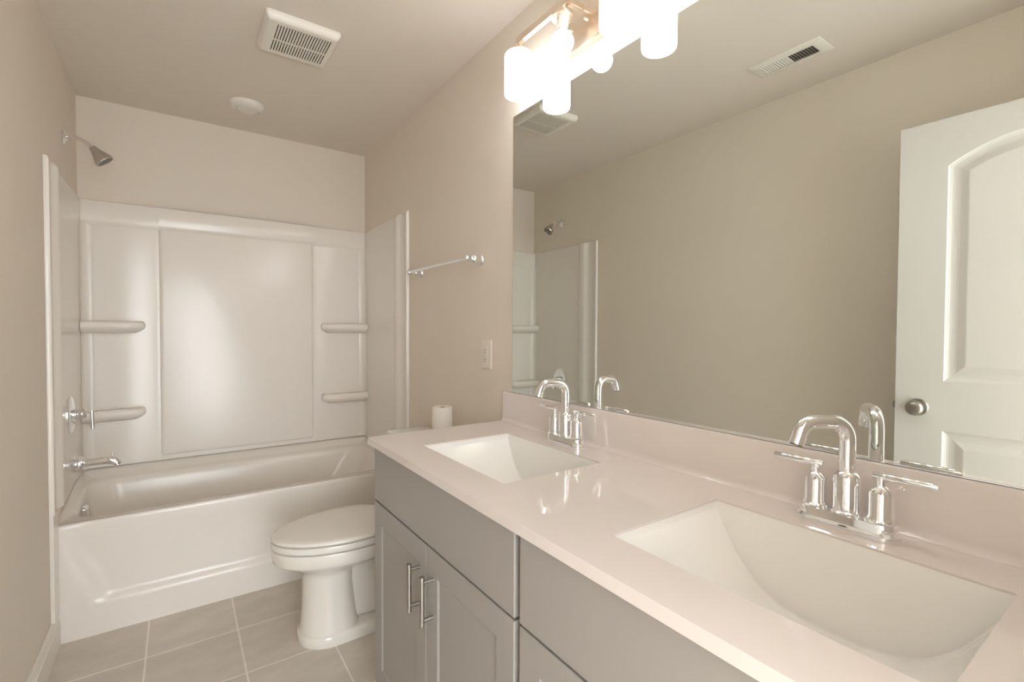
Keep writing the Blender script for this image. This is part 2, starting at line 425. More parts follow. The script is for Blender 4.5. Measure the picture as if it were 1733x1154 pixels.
def shelf(x_wall, x_end, zt):
    b = MB(); sg = 1 if x_end > x_wall else -1
    L = abs(x_end - x_wall); dep = 0.078
    rings = []
    # plan outline inset/height sections: bullnose edge
    def outline(g, z):
        pts = []
        pts.append((0, 0.0)); pts.append((0, dep - g))
        ex = L - g; r = 0.072
        for k in range(0, 11):
            t = PI / 2 * k / 10
            pts.append((ex - r * 1.25 + r * 1.25 * math.sin(t), (dep - g) * (1 - 0.55 * (1 - math.cos(t)) ** 1.0) if k < 10 else (dep - g) * 0.45))
        pts.append((ex, 0.0))
        return [(x_wall + sg * px, D - BO + 0.001 - py, z) for px, py in pts]
    for g, z in ((0.040, zt - 0.062), (0.022, zt - 0.052), (0.007, zt - 0.042), (0.001, zt - 0.034), (0, zt - 0.026), (0, zt - 0.018), (0.0015, zt - 0.010), (0.005, zt - 0.004), (0.011, zt - 0.0005), (0.016, zt)):
        rings.append(outline(g, z))
    # shallow dish on the top
    rings.append(outline(0.022, zt - 0.0005)); rings.append(outline(0.028, zt - 0.004))
    b.loft(rings)
    b.build('shelf', M['acrylic'], sur, smooth=50)
shelf(0.0135, 0.268, 1.306); shelf(0.0135, 0.266, 0.850)
shelf(W - 0.0135, 1.166, 1.306); shelf(W - 0.0135, 1.167, 0.852)

# ================================================================ SHOWER FITTINGS
sh = thing('shower_fixture', (0, 2.887, 2.115), 'satin chrome shower head on a bent arm, high on the left wall above the tub', 'shower head')
MB().lathe((0.0005, 2.887, 2.115), (1, 0, 0), [(0, 0.033), (0.003, 0.033), (0.007, 0.028), (0.010, 0.020), (0.013, 0.0135), (0.016, 0.0125)], 32).build('flange', M['chrome'], sh, smooth=35)
P0, P1 = Vector((0.06, 2.887, 2.117)), Vector((0.112, 2.887, 2.091))
pa = [(0.004, 2.887, 2.115), (0.02, 2.887, 2.117), (0.036, 2.887, 2.118), (0.050, 2.887, 2.117), (0.063, 2.887, 2.113), (0.075, 2.887, 2.106), (0.086, 2.887, 2.098), (0.104, 2.887, 2.083)]
MB().tube(pa, 0.0085, 18).build('shower_arm', M['chrome'], sh, smooth=50)
ax = Vector((0.62, 0, -0.785)).normalized(); o = Vector((0.099, 2.887, 2.089))
MB().lathe(o, ax, [(0, 0.0125), (0.006, 0.0150), (0.014, 0.0160), (0.024, 0.0200), (0.040, 0.0275), (0.056, 0.0350), (0.066, 0.0385), (0.071, 0.0390), (0.074, 0.0375), (0.0745, 0.0345), (0.0715, 0.033)], 36).build('spray_head', M['shower_grey'], sh, smooth=30)
nz = MB().lathe(o, ax, [(0.0705, 0.033), (0.073, 0.032), (0.0735, 0.001)], 32)
a_, u_, v_ = frame(ax)
for ring_r, cnt in ((0.026, 14), (0.018, 10), (0.009, 6)):
    for k in range(cnt):
        t = 2 * PI * k / cnt
        nz.lathe(o + a_ * 0.0732 + u_ * ring_r * math.cos(t) + v_ * ring_r * math.sin(t), ax, [(0, 0.0022), (0.0018, 0.0016)], 8)
nz.build('spray_face', M['nozzle'], sh, smooth=35)['label'] = 'grey spray face with rows of nozzles'

vx = 0.0122
va = thing('shower_valve', (vx, 2.887, 0.880), 'round chrome shower valve with a lever handle, above the tub spout', 'shower valve')
MB().lathe((vx, 2.887, 0.880), (1, 0, 0), [(0, 0.084), (0.003, 0.084), (0.006, 0.081), (0.010, 0.068), (0.012, 0.050), (0.0125, 0.030), (0.0125, 0.001)], 48).build('escutcheon', M['chrome'], va, smooth=35)
MB().lathe((vx + 0.012, 2.887, 0.880), (1, 0, 0), [(0, 0.0225), (0.012, 0.0225), (0.013, 0.020), (0.014, 0.0225), (0.036, 0.0225), (0.042, 0.018), (0.044, 0.008), (0.044, 0.001)], 32).build('hub', M['chrome'], va, smooth=35)
MB().tube([(vx + 0.050, 2.887, 0.884), (vx + 0.074, 2.887, 0.884)], 0.0058, 14).lathe((vx + 0.0745, 2.887, 0.808), (-0.02, 0, 1), [(0, 0.0068), (0.001, 0.0076), (0.084, 0.0076), (0.085, 0.0068)], 18).build('lever', M['chrome'], va, smooth=35)

sp = thing('tub_spout', (vx, 2.887, 0.655), 'chrome tub spout with a pull-up diverter, just above the bathtub rim', 'tub spout')
MB().lathe((vx, 2.887, 0.655), (1, 0, 0), [(0, 0.030), (0.004, 0.0315), (0.022, 0.0315), (0.0225, 0.030), (0.023, 0.0315), (0.034, 0.0315), (0.041, 0.028), (0.044, 0.020), (0.044, 0.001)], 32).build('collar', M['chrome'], sp, smooth=35)
sb = MB().tube([(vx + 0.040, 2.887, 0.655), (vx + 0.07, 2.887, 0.656), (vx + 0.11, 2.887, 0.657), (vx + 0.132, 2.887, 0.656), (vx + 0.148, 2.887, 0.650), (vx + 0.158, 2.887, 0.640), (vx + 0.163, 2.887, 0.630)],
               [0.0175, 0.0175, 0.0178, 0.0185, 0.0185, 0.0175, 0.0165], 24)
sb.build('spout', M['chrome'], sp, smooth=45)
MB().lathe((vx + 0.143, 2.887, 0.668), (0, 0, 1), [(0, 0.0035), (0.014, 0.0035), (0.015, 0.0052), (0.024, 0.0052), (0.0255, 0.004), (0.0256, 0.001)], 16).build('diverter_knob', M['chrome'], sp, smooth=35)

# ================================================================ TOWEL BAR, OUTLET
tb = thing('towel_bar', (W, 2.026, 1.563), 'chrome towel bar mounted on the right wall above the toilet', 'towel bar')
for y in (1.728, 2.326):
    MB().lathe((W - 0.0003, y, 1.563), (-1, 0, 0), [(0, 0.0245), (0.003, 0.0245), (0.005, 0.022), (0.012, 0.0205), (0.026, 0.0185), (0.036, 0.0195), (0.043, 0.0175), (0.048, 0.0125), (0.052, 0.0100), (0.055, 0.0100),
               (0.058, 0.0128), (0.064, 0.0148), (0.072, 0.0150), (0.079, 0.0128), (0.083, 0.0085), (0.0845, 0.001)], 28).build('post', M['chrome'], tb, smooth=40)
MB().tube([(W - 0.068, 1.728, 1.563), (W - 0.068, 2.326, 1.563)], 0.0078, 18).build('bar', M['chrome'], tb, smooth=40)

sw = thing('outlet_plate', (W, 1.682, 1.166), 'white rectangular electrical outlet plate on the wall between towel bar and mirror', 'outlet')
pl = MB()
pl.loft([[(W - d, x, y) for x, y, _ in rrect(1.682 - w, 1.682 + w, 1.166 - h, 1.166 + h, 0.004, 0, 4)] for d, w, h in ((0.0003, .0385, .0605), (0.003, .0385, .0605), (0.0055, .0365, .0585), (0.0062, .034, .056))], cap1=False)
pl.loft([[(W - d, x, y) for x, y, _ in rrect(1.682 - w, 1.682 + w, 1.166 - h, 1.166 + h, 0.003, 0, 4)] for d, w, h in ((0.0062, .034, .056), (0.0062, .0178, .0345), (0.0030, .0174, .0342))], cap0=False, cap1=True)
pl.build('plate', M['plastic'], sw, smooth=35)
rc = MB().loft([[(W - d, x, y) for x, y, _ in rrect(1.682 - w, 1.682 + w, 1.166 - h, 1.166 + h, 0.002, 0, 3)] for d, w, h in ((0.0025, .0162, .0330), (0.0076, .0162, .0330), (0.0084, .0152, .032))])
rc.build('receptacle', M['plastic'], sw, smooth=35)
for z in (1.147, 1.185):
    for ya, hgt in ((1.6889, 0.004), (1.6754, 0.0045)):
        MB().box(W - 0.0088, W - 0.0080, ya - 0.0009, ya + 0.0009, z - hgt, z + hgt).build('outlet_slot', M['recess_shade'], sw)['label'] = 'dark plug slot'
    MB().lathe((W - 0.0080, 1.682, z - 0.0095), (-1, 0, 0), [(0, 0.0023), (0.0008, 0.0023)], 10).build('ground_hole', M['recess_shade'], sw)['label'] = 'dark ground hole'
for z in (1.118, 1.214):
    MB().lathe((W - 0.0060, 1.682, z), (-1, 0, 0), [(0, 0.003), (0.0008, 0.0026), (0.001, 0.001)], 12).build('screw', M['plastic'], sw, smooth=35)

# ================================================================ TOILET (faces the left wall)
TY = 2.065
to = thing('toilet', (1.10, TY, 0), 'white porcelain toilet with closed lid, standing between the tub and the vanity', 'toilet')
def egg(xf, xb, hw, z, n=48, p=2.0, sharp=0.62):
    """elongated plan outline: rounded front at xf, squarer back at xb; widest behind the middle"""
    pts = []; xm = xf + (xb - xf) * sharp
    for k in range(n):
        t = 2 * PI * k / n; c, s = math.cos(t), math.sin(t)
        if c < 0:   x = xm + (xm - xf) * c; e = 1.0
        else:
            x = xm + (xb - xm) * (abs(c) ** 0.75); e = 0.8
        pts.append((x, TY + hw * (abs(s) ** e) * (1 if s >= 0 else -1), z))
    return pts
bowl = MB()
R_ = [  # column from the foot up to the rim
    egg(0.803, 1.034, 0.114, 0.046, sharp=.5), egg(0.808, 1.030, 0.108, 0.07, sharp=.5), egg(0.815, 1.020, 0.102, 0.15, sharp=.5), egg(0.817, 1.012, 0.099, 0.22, sharp=.5),
    egg(0.816, 1.012, 0.099, 0.268, sharp=.5), egg(0.810, 1.022, 0.102, 0.282, sharp=.5), egg(0.796, 1.05, 0.111, 0.294, sharp=.52), egg(0.770, 1.10, 0.131, 0.309, sharp=.55), egg(0.738, 1.15, 0.156, 0.3275, sharp=.58), egg(0.7105, 1.187, 0.178, 0.344, sharp=.6),
    egg(0.7075, 1.19, 0.181, 0.3475, sharp=.6), egg(0.705, 1.195, 0.183, 0.366, sharp=.6), egg(0.7035, 1.20, 0.1855, 0.388, sharp=.6), egg(0.705, 1.20, 0.184, 0.396, sharp=.6), egg(0.710, 1.195, 0.180, 0.3985, sharp=.6), egg(0.76, 1.15, 0.13, 0.3985, sharp=.6)]
bowl.loft(R_)
# foot plate reaching back under the tank
def foot(g, z): return rrect(0.796 + g, 1.40 - g, TY - 0.120 + g, TY + 0.120 - g, 0.118 - g, z, 12)
bowl.loft([foot(0.002, 0.0), foot(0, 0.006), foot(0, 0.034), foot(0.004, 0.043), foot(0.012, 0.047), foot(0.03, 0.049)])
# trapway neck behind the column and deck under the tank
trap = []
for x, hw, z0, z1 in ((0.98, 0.062, 0.04, 0.32), (1.06, 0.068, 0.04, 0.30), (1.14, 0.072, 0.04, 0.27), (1.22, 0.075, 0.04, 0.30), (1.30, 0.078, 0.04, 0.36), (1.38, 0.075, 0.04, 0.37)):
    trap.append([(x, y, z) for y, z, _ in rrect(TY - hw, TY + hw, z0, z1, 0.05, 0, 8)])
bowl.loft(trap)
deck = [rrect(1.02, 1.425, TY - 0.125, TY + 0.125, 0.05, 0.325, 8), rrect(1.02, 1.43, TY - 0.150, TY + 0.150, 0.05, 0.350, 8), rrect(1.02, 1.435, TY - 0.165, TY + 0.165, 0.05, 0.386, 8), rrect(1.025, 1.43, TY - 0.162, TY + 0.162, 0.05, 0.396, 8)]
bowl.loft(deck)
bowl.build('bowl', M['porcelain'], to, smooth=42)
st = MB()
st.loft([egg(0.710, 1.188, 0.179, 0.4015, sharp=.6), egg(0.703, 1.192, 0.185, 0.4040, sharp=.6), egg(0.7015, 1.192, 0.1865, 0.410, sharp=.6), egg(0.7015, 1.192, 0.1865, 0.422, sharp=.6), egg(0.703, 1.190, 0.185, 0.4275, sharp=.6), egg(0.710, 1.188, 0.179, 0.4295, sharp=.6),
         egg(0.80, 1.09, 0.11, 0.4295, sharp=.6), egg(0.806, 1.085, 0.105, 0.42, sharp=.6), egg(0.806, 1.085, 0.105, 0.4016, sharp=.6)], cap0=False, cap1=False)
st.build('seat', M['seat'], to, smooth=50)
ld = MB().loft([egg(0.710, 1.192, 0.179, 0.4325, sharp=.6), egg(0.703, 1.197, 0.186, 0.4350, sharp=.6), egg(0.7015, 1.198, 0.1875, 0.4395, sharp=.6), egg(0.704, 1.197, 0.185, 0.4450, sharp=.6), egg(0.712, 1.192, 0.178, 0.4490, sharp=.6), egg(0.735, 1.175, 0.160, 0.4525, sharp=.6), egg(0.80, 1.13, 0.115, 0.4555, sharp=.6), egg(0.88, 1.07, 0.06, 0.457, sharp=.6)])
ld.build('lid', M['seat'], to, smooth=50)
for dy in (-0.075, 0.075):
    MB().tube([(1.205, TY + dy - 0.022, 0.433), (1.205, TY + dy + 0.022, 0.433)], 0.011, 14).box(1.197, 1.213, TY + dy - 0.012, TY + dy + 0.012, 0.3965, 0.433).build('hinge', M['seat'], to, smooth=40)
tk = MB()
tk.loft([rrect(1.262, 1.435, TY - 0.175, TY + 0.175, 0.03, 0.397, 8), rrect(1.256, 1.437, TY - 0.180, TY + 0.180, 0.035, 0.42, 8), rrect(1.250, 1.438, TY - 0.195, TY + 0.195, 0.035, 0.741, 8)])
tk.build('tank', M['porcelain'], to, smooth=45)
LZ = 0.742
tl = MB().loft([rrect(1.244, 1.442, TY - 0.201, TY + 0.201, 0.035, LZ, 8), rrect(1.238, 1.446, TY - 0.207, TY + 0.207, 0.038, LZ + 0.006, 8), rrect(1.238, 1.446, TY - 0.207, TY + 0.207, 0.038, LZ + 0.028, 8), rrect(1.244, 1.444, TY - 0.201, TY + 0.201, 0.036, LZ + 0.035, 8), rrect(1.27, 1.43, TY - 0.175, TY + 0.175, 0.03, LZ + 0.038, 8)])
tl.build('tank_lid', M['porcelain'], to, smooth=45)
MB().lathe((1.251, TY + 0.15, 0.68), (-1, 0, 0), [(0, 0.012), (0.008, 0.012), (0.014, 0.008), (0.018, 0.007)], 16).tube([(1.227, TY + 0.15, 0.68), (1.222, TY + 0.12, 0.677), (1.222, TY + 0.085, 0.673)], [0.006, 0.0055, 0.0065], 12).build('flush_lever', M['chrome'], to, smooth=40)
for dy in (-0.104, 0.104):
    MB().lathe((1.16, TY + dy, 0.0485), (0, 0, 1), [(0, 0.013), (0.008, 0.012), (0.014, 0.007), (0.0155, 0.001)], 16).build('bolt_cap', M['seat'], to, smooth=45)

rl = thing('toilet_paper_roll', (1.379, 1.930, 0.7805), 'white toilet paper roll standing on end on the toilet tank', 'toilet paper')
MB().lathe((1.379, 1.930, 0.7805), (0, 0, 1), [(0.001, 0.0125), (0, 0.044), (0.002, 0.0465), (0.140, 0.0465), (0.142, 0.0445), (0.1415, 0.0125), (0.001, 0.0125)], 40, False, False).build('paper', M['paper'], rl, smooth=40)
MB().lathe((1.379, 1.930, 0.7805), (0, 0, 1), [(0.0012, 0.0123), (0.1410, 0.0123), (0.1410, 0.0110), (0.0012, 0.0110), (0.0012, 0.0123)], 28, False, False).build('core', M['card'], rl, smooth=40)

# ================================================================ VANITY CABINETS
ZC, CT = 0.918, 0.022
XF = 0.932                                        # front plane of doors and drawer fronts
def shaker(b, y0, y1, z0, z1, st_=0.062, th=0.019, rec=0.004):
    """shaker door: frame and recessed panel as one closed shape"""
    f = lambda y, z, d: (XF + d, y, z)
    ring = lambda g, d: [f(y0 + g, z0 + g, d), f(y1 - g, z0 + g, d), f(y1 - g, z1 - g, d), f(y0 + g, z1 - g, d)]
    b.loft([ring(0, th), ring(0, 0.0015), ring(0.0015, 0), ring(st_, 0), ring(st_ + 0.006, rec), ring(st_ + 0.012, rec)])
def make_cabinet(y0, y1, label, group):
    ym = (y0 + y1) / 2
    t = thing('vanity_cabinet', (1.2, ym, 0), label, 'cabinet', group)
    b = MB()
    xb = XF + 0.0195
    b.box(xb, W - 0.001, y0, y0 + 0.016, 0.0, ZC - CT - 0.0005)         # sides
    b.box(xb, W - 0.001, y1 - 0.016, y1, 0.0, ZC - CT - 0.0005)
    b.box(xb + 0.018, W - 0.016, y0 + 0.016, y1 - 0.016, 0.10, 0.116)   # bottom
    b.box(W - 0.016, W - 0.001, y0 + 0.016, y1 - 0.016, 0.10, 0.74)     # back
    b.build('carcass', M['cabinet'], t, bevel=0.001, seg=1)
    f = MB()
    f.box(xb, xb + 0.018, y0, y0 + 0.040, 0.10, ZC - CT - 0.0005).box(xb, xb + 0.018, y1 - 0.040, y1, 0.10, ZC - CT - 0.0005)
    f.box(xb, xb + 0.018, y0 + 0.04, y1 - 0.04, 0.10, 0.14).box(xb, xb + 0.018, y0 + 0.04, y1 - 0.04, 0.69, 0.735).box(xb, xb + 0.018, y0 + 0.04, y1 - 0.04, 0.86, ZC - CT - 0.0005)
    f.build('face_frame', M['cabinet'], t)
    MB().box(xb + 0.055, xb + 0.070, y0 + 0.016, y1 - 0.016, 0.0, 0.10).build('toe_kick', M['cabinet'], t)
    MB().box(XF, XF + 0.019, y0 + 0.008, y1 - 0.008, 0.7165, 0.888).build('drawer_front', M['cabinet'], t, bevel=0.0018, seg=2)
    for a, b_, hy in ((ym + 0.0016, y1 - 0.008, ym + 0.040), (y0 + 0.008, ym - 0.0016, ym - 0.040)):
        d = MB(); shaker(d, a, b_, 0.118, 0.7105)
        dr = d.build('door', M['cabinet'], t, bevel=0, smooth=20)
        h = MB()
        h.tube([(XF - 0.030, hy, 0.527), (XF - 0.030, hy, 0.653)], 0.0062, 16)
        for z in (0.542, 0.638): h.tube([(XF - 0.030, hy, z), (XF + 0.0005, hy, z)], 0.0050, 14)
        hd = h.build('handle', M['pull'], dr, smooth=40); hd['label'] = 'satin nickel bar pull'
    return t
CAB1 = make_cabinet(0.7275, 1.5325, 'grey shaker vanity cabinet under the far sink, beside the toilet', None)
CAB2 = copy_tree(CAB1)
CAB2['label'] = 'grey shaker vanity cabinet under the nearer sink, at the bottom edge of the photo'
CAB2.location.y -= 0.8065

# ================================================================ COUNTERTOP
XC0 = 0.9125
SX0, SX1 = 1.016, 1.328
SINKS = (1.114, 0.348); SHW = 0.218
YA, YB = Y0 + 0.002, 1.536
ct = MB()
SM = SHW + 0.03
cs = [(YA, SINKS[1] - SM), (SINKS[1] - SM, SINKS[1] + SM), (SINKS[1] + SM, SINKS[0] - SM), (SINKS[0] - SM, SINKS[0] + SM), (SINKS[0] + SM, YB)]
r = 0.003; XB = W - 0.001
def corner_pts(cy):      # ring of the cutout, rounded corners
    return rrect(SX0, SX1, cy - SHW, cy + SHW, r, ZC, 5)
def slab(z, bm_faces=True):
    fs = []
    for (a, b), hole in zip(cs, (0, 1, 0, 1, 0)):
        if not hole: ct.add([(XC0, a, z), (XB, a, z), (XB, b, z), (XC0, b, z)], [(0, 1, 2, 3)])
        else:
            ring = [(x, y, z) for x, y, _ in rrect(SX0, SX1, a + 0.03, b - 0.03, r, z, 5)]
            m6 = 6
            A, B, C, E_ = (XB, b, z), (XC0, b, z), (XC0, a, z), (XB, a, z)
            for q, (p0, p1) in enumerate(((A, B), (B, C), (C, E_), (E_, A))):
                cor = ring[q * m6:(q + 1) * m6]; nxt = ring[((q + 1) * m6) % len(ring)]
                ct.add([p0] + cor, [tuple(range(m6 + 1))])
                ct.add([p0, cor[-1], nxt, p1], [(0, 1, 2, 3)])
slab(ZC); slab(ZC - CT)
for cy in SINKS:
    ct.loft([[(x, y, ZC) for x, y, _ in corner_pts(cy)], [(x, y, ZC - CT) for x, y, _ in corner_pts(cy)]], False, False)
ys = sorted({v for c in cs for v in c})
for x in (XC0, XB):
    for a, b in zip(ys[:-1], ys[1:]): ct.add([(x, a, ZC), (x, b, ZC), (x, b, ZC - CT), (x, a, ZC - CT)], [(0, 1, 2, 3)])
for y in (YA, YB): ct.add([(XC0, y, ZC), (XB, y, ZC), (XB, y, ZC - CT), (XC0, y, ZC - CT)], [(0, 1, 2, 3)])
cto = tag(ct.build('countertop', M['marble'], loc=(1.19, 0.72, ZC - CT), bevel=0.004, seg=3), 'long pinkish white cultured marble double vanity countertop with backsplash', 'countertop')
bs = MB()
BT = 1.030
pr = [(W - 0.001, ZC + 0.0002), (W - 0.032, ZC + 0.0002), (W - 0.028, ZC + 0.0012), (W - 0.0245, ZC + 0.0035), (W - 0.022, ZC + 0.008), (W - 0.0205, ZC + 0.014), (W - 0.020, BT - 0.004), (W - 0.0185, BT - 0.001), (W - 0.016, BT), (W - 0.001, BT)]
bs.prism(pr, lambda p, t: (p[0], t, p[1]), YA, YB - 0.002)
bs.build('backsplash', M['marble'], cto, smooth=38)

# ================================================================ SINKS
def make_sink(cy, label, group):
    b = MB(); N = 48
    top = ZC - 0.0035
    xf, xb, hw = SX0 + 0.0012, SX1 - 0.0012, SHW - 0.0012
    rings = []
    for i in range(N + 1):
        t = -1 + 2 * i / N
        t = math.sin(t * PI / 2) if abs(t) < 1 else t
        y = cy + hw * t
        dep = 0.013 + 0.151 * max(0.0, 1 - abs(t) ** 2.9) ** 0.92
        zf = top - dep
        fr = min(0.007, dep * 0.45); sl_ = 0.04 * dep
        sec = [(xf, top), (xf + sl_ * 0.6, top - (dep - fr) * 0.6), (xf + sl_, zf + fr)]
        for k in range(1, 7):
            a = PI / 2 * k / 6; sec.append((xf + sl_ + fr * (1 - math.cos(a)), zf + fr * (1 - math.sin(a))))
        for k in range(1, 8): sec.append((xf + sl_ + fr + (xb - xf - 2 * sl_ - 2 * fr) * k / 8, zf))
        for k in range(6, 0, -1):
            a = PI / 2 * k / 6; sec.append((xb - sl_ - fr * (1 - math.cos(a)), zf + fr * (1 - math.sin(a))))
        sec += [(xb - sl_, zf + fr), (xb - sl_ * 0.6, top - (dep - fr) * 0.6), (xb, top)]
        rings.append([(x, y, z) for x, z in sec])
    lip = lambda rg: [(x, y, top) for x, y, z in rg]
    rings = [lip(rings[0])] + rings + [lip(rings[-1])]
    b.loft(rings, False, False, closed=False)
    t = thing('sink', (1.172, cy, top), label, 'sink', group)
    so = b.build('basin', M['sink'], t, smooth=45)
    z0 = top - 0.1645
    MB().lathe((1.172, cy, z0 + 0.0004), (0, 0, 1), [(0, 0.031), (0.002, 0.031), (0.0035, 0.027), (0.002, 0.020), (0.006, 0.019), (0.0075, 0.012), (0.0078, 0.001)], 28).build('drain', M['chrome'], t, smooth=35)
    return t
make_sink(SINKS[0], 'white rectangular undermount sink at the far end of the counter, nearest the toilet', 'undermount vanity sinks')
make_sink(SINKS[1], 'large white rectangular undermount sink nearest the viewer, at the lower right', 'undermount vanity sinks')

# ================================================================ FAUCETS
def make_faucet(x, y, swivel, label, group):
    o = Vector((x, y, ZC + 0.0004))
    t = thing('faucet', tuple(o), label, 'faucet', group)
    L = lambda px, py, pz: o + Vector((px, py, pz))
    bp = MB()
    def stad(hl, hw_, z):
        pts = []
        for k in range(17): a = -PI / 2 + PI * k / 16; pts.append(L(-hw_ * math.sin(a) , (hl - hw_) + hw_ * math.cos(a), z))
        for k in range(17): a = PI / 2 + PI * k / 16; pts.append(L(-hw_ * math.sin(a), -(hl - hw_) + hw_ * math.cos(a), z))
        return pts
    bp.loft([stad(.080, .028, 0), stad(.0805, .0285, .003), stad(.0800, .0280, .008), stad(.0760, .0245, .0115), stad(.0745, .0235, .013), stad(.0745, .0235, .024), stad(.0735, .0225, .0262), stad(.070, .019, .027)])
    bp.build('base_plate', M['chrome'], t, smooth=35)
    MB().lathe(L(0, 0, .0268), (0, 0, 1), [(0, .0235), (.003, .0235), (.0045, .0215), (.006, .0212), (.064, .0212), (.066, .0205), (.0735, .0145), (.074, .0130)], 36).build('spout_body', M['chrome'], t, smooth=35)
    # spout: rises, bends toward the basin, and turns down
    reach, zt, rb = 0.0975, 0.190, 0.034
    d = Vector((-math.cos(swivel), math.sin(swivel), 0))
    path = [L(0, 0, .095), L(0, 0, .13), L(0, 0, zt - rb)]
    for k in range(1, 9): a = PI / 2 * k / 8; path.append(L(0, 0, zt - rb) + d * (rb * (1 - math.cos(a))) + Vector((0, 0, rb * math.sin(a))))
    r2 = 0.028
    path.append(L(0, 0, zt) + d * (reach - r2 - 0.004))
    for k in range(1, 8): a = PI / 2 * k / 8; path.append(L(0, 0, zt - r2) + d * (reach - r2 - 0.004 + r2 * math.sin(a)) + Vector((0, 0, r2 * math.cos(a))))
    path.append(L(0, 0, 0.151) + d * (reach + 0.001))
    s = MB().tube(path, 0.0127, 24)
    s.build('spout', M['chrome'], t, smooth=50)
    e = (path[-1] - path[-2]).normalized()
    MB().lathe(path[-1] - e * 0.001, e, [(0, .0095), (.0035, .0095), (.0036, .001)], 20).build('aerator', M['grommet'], t, smooth=35)
    for sg in (-1, 1):
        hb = MB().lathe(L(0, sg * .0508, .0268), (0, 0, 1), [(0, .0235), (.004, .0235), (.0055, .0205), (.008, .0195), (.010, .0182), (.048, .0182), (.050, .0175), (.060, .0085), (.061, .0068), (.076, .0064), (.0775, .001)], 32)
        ho = hb.build('handle', M['chrome'], t, smooth=35)
        lv = MB().lathe(L(0, sg * .039, .1040), (0, sg, 0.0), [(0, .0052), (.001, .0060), (.086, .0060), (.0872, .0052)], 18)
        lv.build('lever', M['chrome'], ho, smooth=40)
    return t
FG = 'chrome vanity faucets'
make_faucet(1.385, 1.105, math.radians(7), 'chrome two-handle faucet behind the far sink, nearest the toilet', FG)
make_faucet(1.387, 0.352, math.radians(29), 'chrome two-handle faucet behind the nearer sink, its spout turned left', FG)

# ================================================================ MIRROR
mi = thing('wall_mirror', (W, 0.7, 1.034), 'large frameless wall mirror above the backsplash, reflecting the open door', 'mirror')
MY0, MY1, MZ0, MZ1 = Y0 + 0.004, 1.490, 1.0318, 2.069
MB().box(W - 0.0062, W - 0.0050, MY0, MY1, MZ0, MZ1).build('mirror_glass', M['mirror'], mi)
MB().box(W - 0.0050, W - 0.0008, MY0 - 0.0005, MY1 + 0.0008, MZ0 - 0.0004, MZ1 + 0.0008).build('backing', M['glass_edge'], mi)
MB().box(W - 0.0085, W - 0.0066, MY0, MY1, BT + 0.0002, MZ0 + 0.0012).box(W - 0.0085, W - 0.0008, MY0, MY1, BT + 0.0002, MZ0 - 0.0008).build('bottom_channel', M['chrome'], mi)

# ================================================================ VANITY LIGHTS
def make_vanity_light(yc, label, group):
    t = thing('vanity_light', (W, yc, 2.24), label, 'light fixture', group)
    MB().loft([[(W - d, yy, zz) for yy, zz, _ in rrect(yc - 0.088 + g, yc + 0.058 - g, 2.143 + g, 2.338 - g, 0.003, 0, 3)] for d, g in ((0.0005, 0), (0.023, 0), (0.025, 0.002))]).build('back_plate', M['fixture'], t, smooth=30)
    for yy, zz in ((yc - 0.033, 2.213), (yc + 0.038, 2.213)):
        MB().lathe((W - 0.0245, yy, zz), (-1, 0, 0), [(0, 0.0035), (0.004, 0.0045), (0.008, 0.0038), (0.0095, 0.001)], 14).build('screw', M['fixture'], t, smooth=40)
    XL = 1.370
    b = MB().box(XL - 0.008, XL + 0.008, yc - 0.232, yc + 0.232, 2.238, 2.262)
    b.build('bar', M['fixture'], t, bevel=0.0012, seg=2)
    MB().box(XL + 0.0075, W - 0.024, yc - 0.026, yc - 0.010, 2.242, 2.258).build('arm', M['fixture'], t, bevel=0.001, seg=2)
    for i, dy in enumerate((0.224, 0.0, -0.224)):
        y = yc + dy
        bare = (i == 1)
        hp = [(0, 0.010), (0.004, 0.012), (0.012, 0.020), (0.026, 0.021), (0.030, 0.021), (0.032, 0.016)]
        hd = MB().lathe((XL, y, 2.2395), (0, 0, -1), hp, 28).build('lamp_holder', M['fixture'], t, smooth=35)
        if bare:
            # ring that would carry the missing shade
            MB().lathe((XL, y, 2.2120), (0, 0, -1), [(0, 0.020), (0, 0.034), (0.004, 0.0345), (0.0045, 0.021), (0, 0.020)], 28, False, False).build('shade_ring', M['fixture'], hd, smooth=35)
        MB().lathe((XL, y, 2.2090), (0, 0, -1), [(0, 0.0175), (0.026, 0.0175), (0.028, 0.0165), (0.0285, 0.010)], 24).build('socket', M['socket'], hd, smooth=35)
        bz = 2.1370
        bb = MB().lathe((XL, y, 2.1815), (0, 0, -1), [(-0.002, 0.0135), (0.006, 0.0148), (0.014, 0.0165), (0.020, 0.0195), (0.0225, 0.0225)], 28).build('bulb_neck', M['socket'], t, smooth=45)
        R = 0.0345; a0 = math.asin(0.0225 / R)
        pr_ = [(-R * math.cos(a0 + (PI - a0) * k / 16), R * math.sin(a0 + (PI - a0) * k / 16) + 1e-4) for k in range(17)]
        g = MB().lathe((XL, y, bz - 0.001), (0, 0, -1), pr_, 28)
        if bare:
            g.build('bulb_glass', M['bulb'], bb, smooth=60)
        else:
            g.build('bulb_glass', M['bulb'], bb, smooth=60)
            sp_ = [(0, 0.017), (0.0, 0.034), (0.003, 0.043), (0.009, 0.0475), (0.020, 0.0490), (0.132, 0.0490), (0.1405, 0.0478), (0.1425, 0.0460), (0.1410, 0.0450), (0.020, 0.0455), (0.008, 0.044), (0.003, 0.034), (0.003, 0.017), (0, 0.017)]
            MB().lathe((XL, y, 2.2080), (0, 0, -1), sp_, 40, False, False).build('lamp_shade', M['shade'], t, smooth=45)['label'] = 'lit frosted white glass cylinder shade'
    return t
VL = make_vanity_light(1.115, 'three-lamp vanity light at the top of the photo with its middle bulb bare', None)
VL2 = copy_tree(VL)
VL2.location.y -= 0.762
VL2['label'] = 'vanity light over the nearer sink, seen only as a glow atop the mirror'

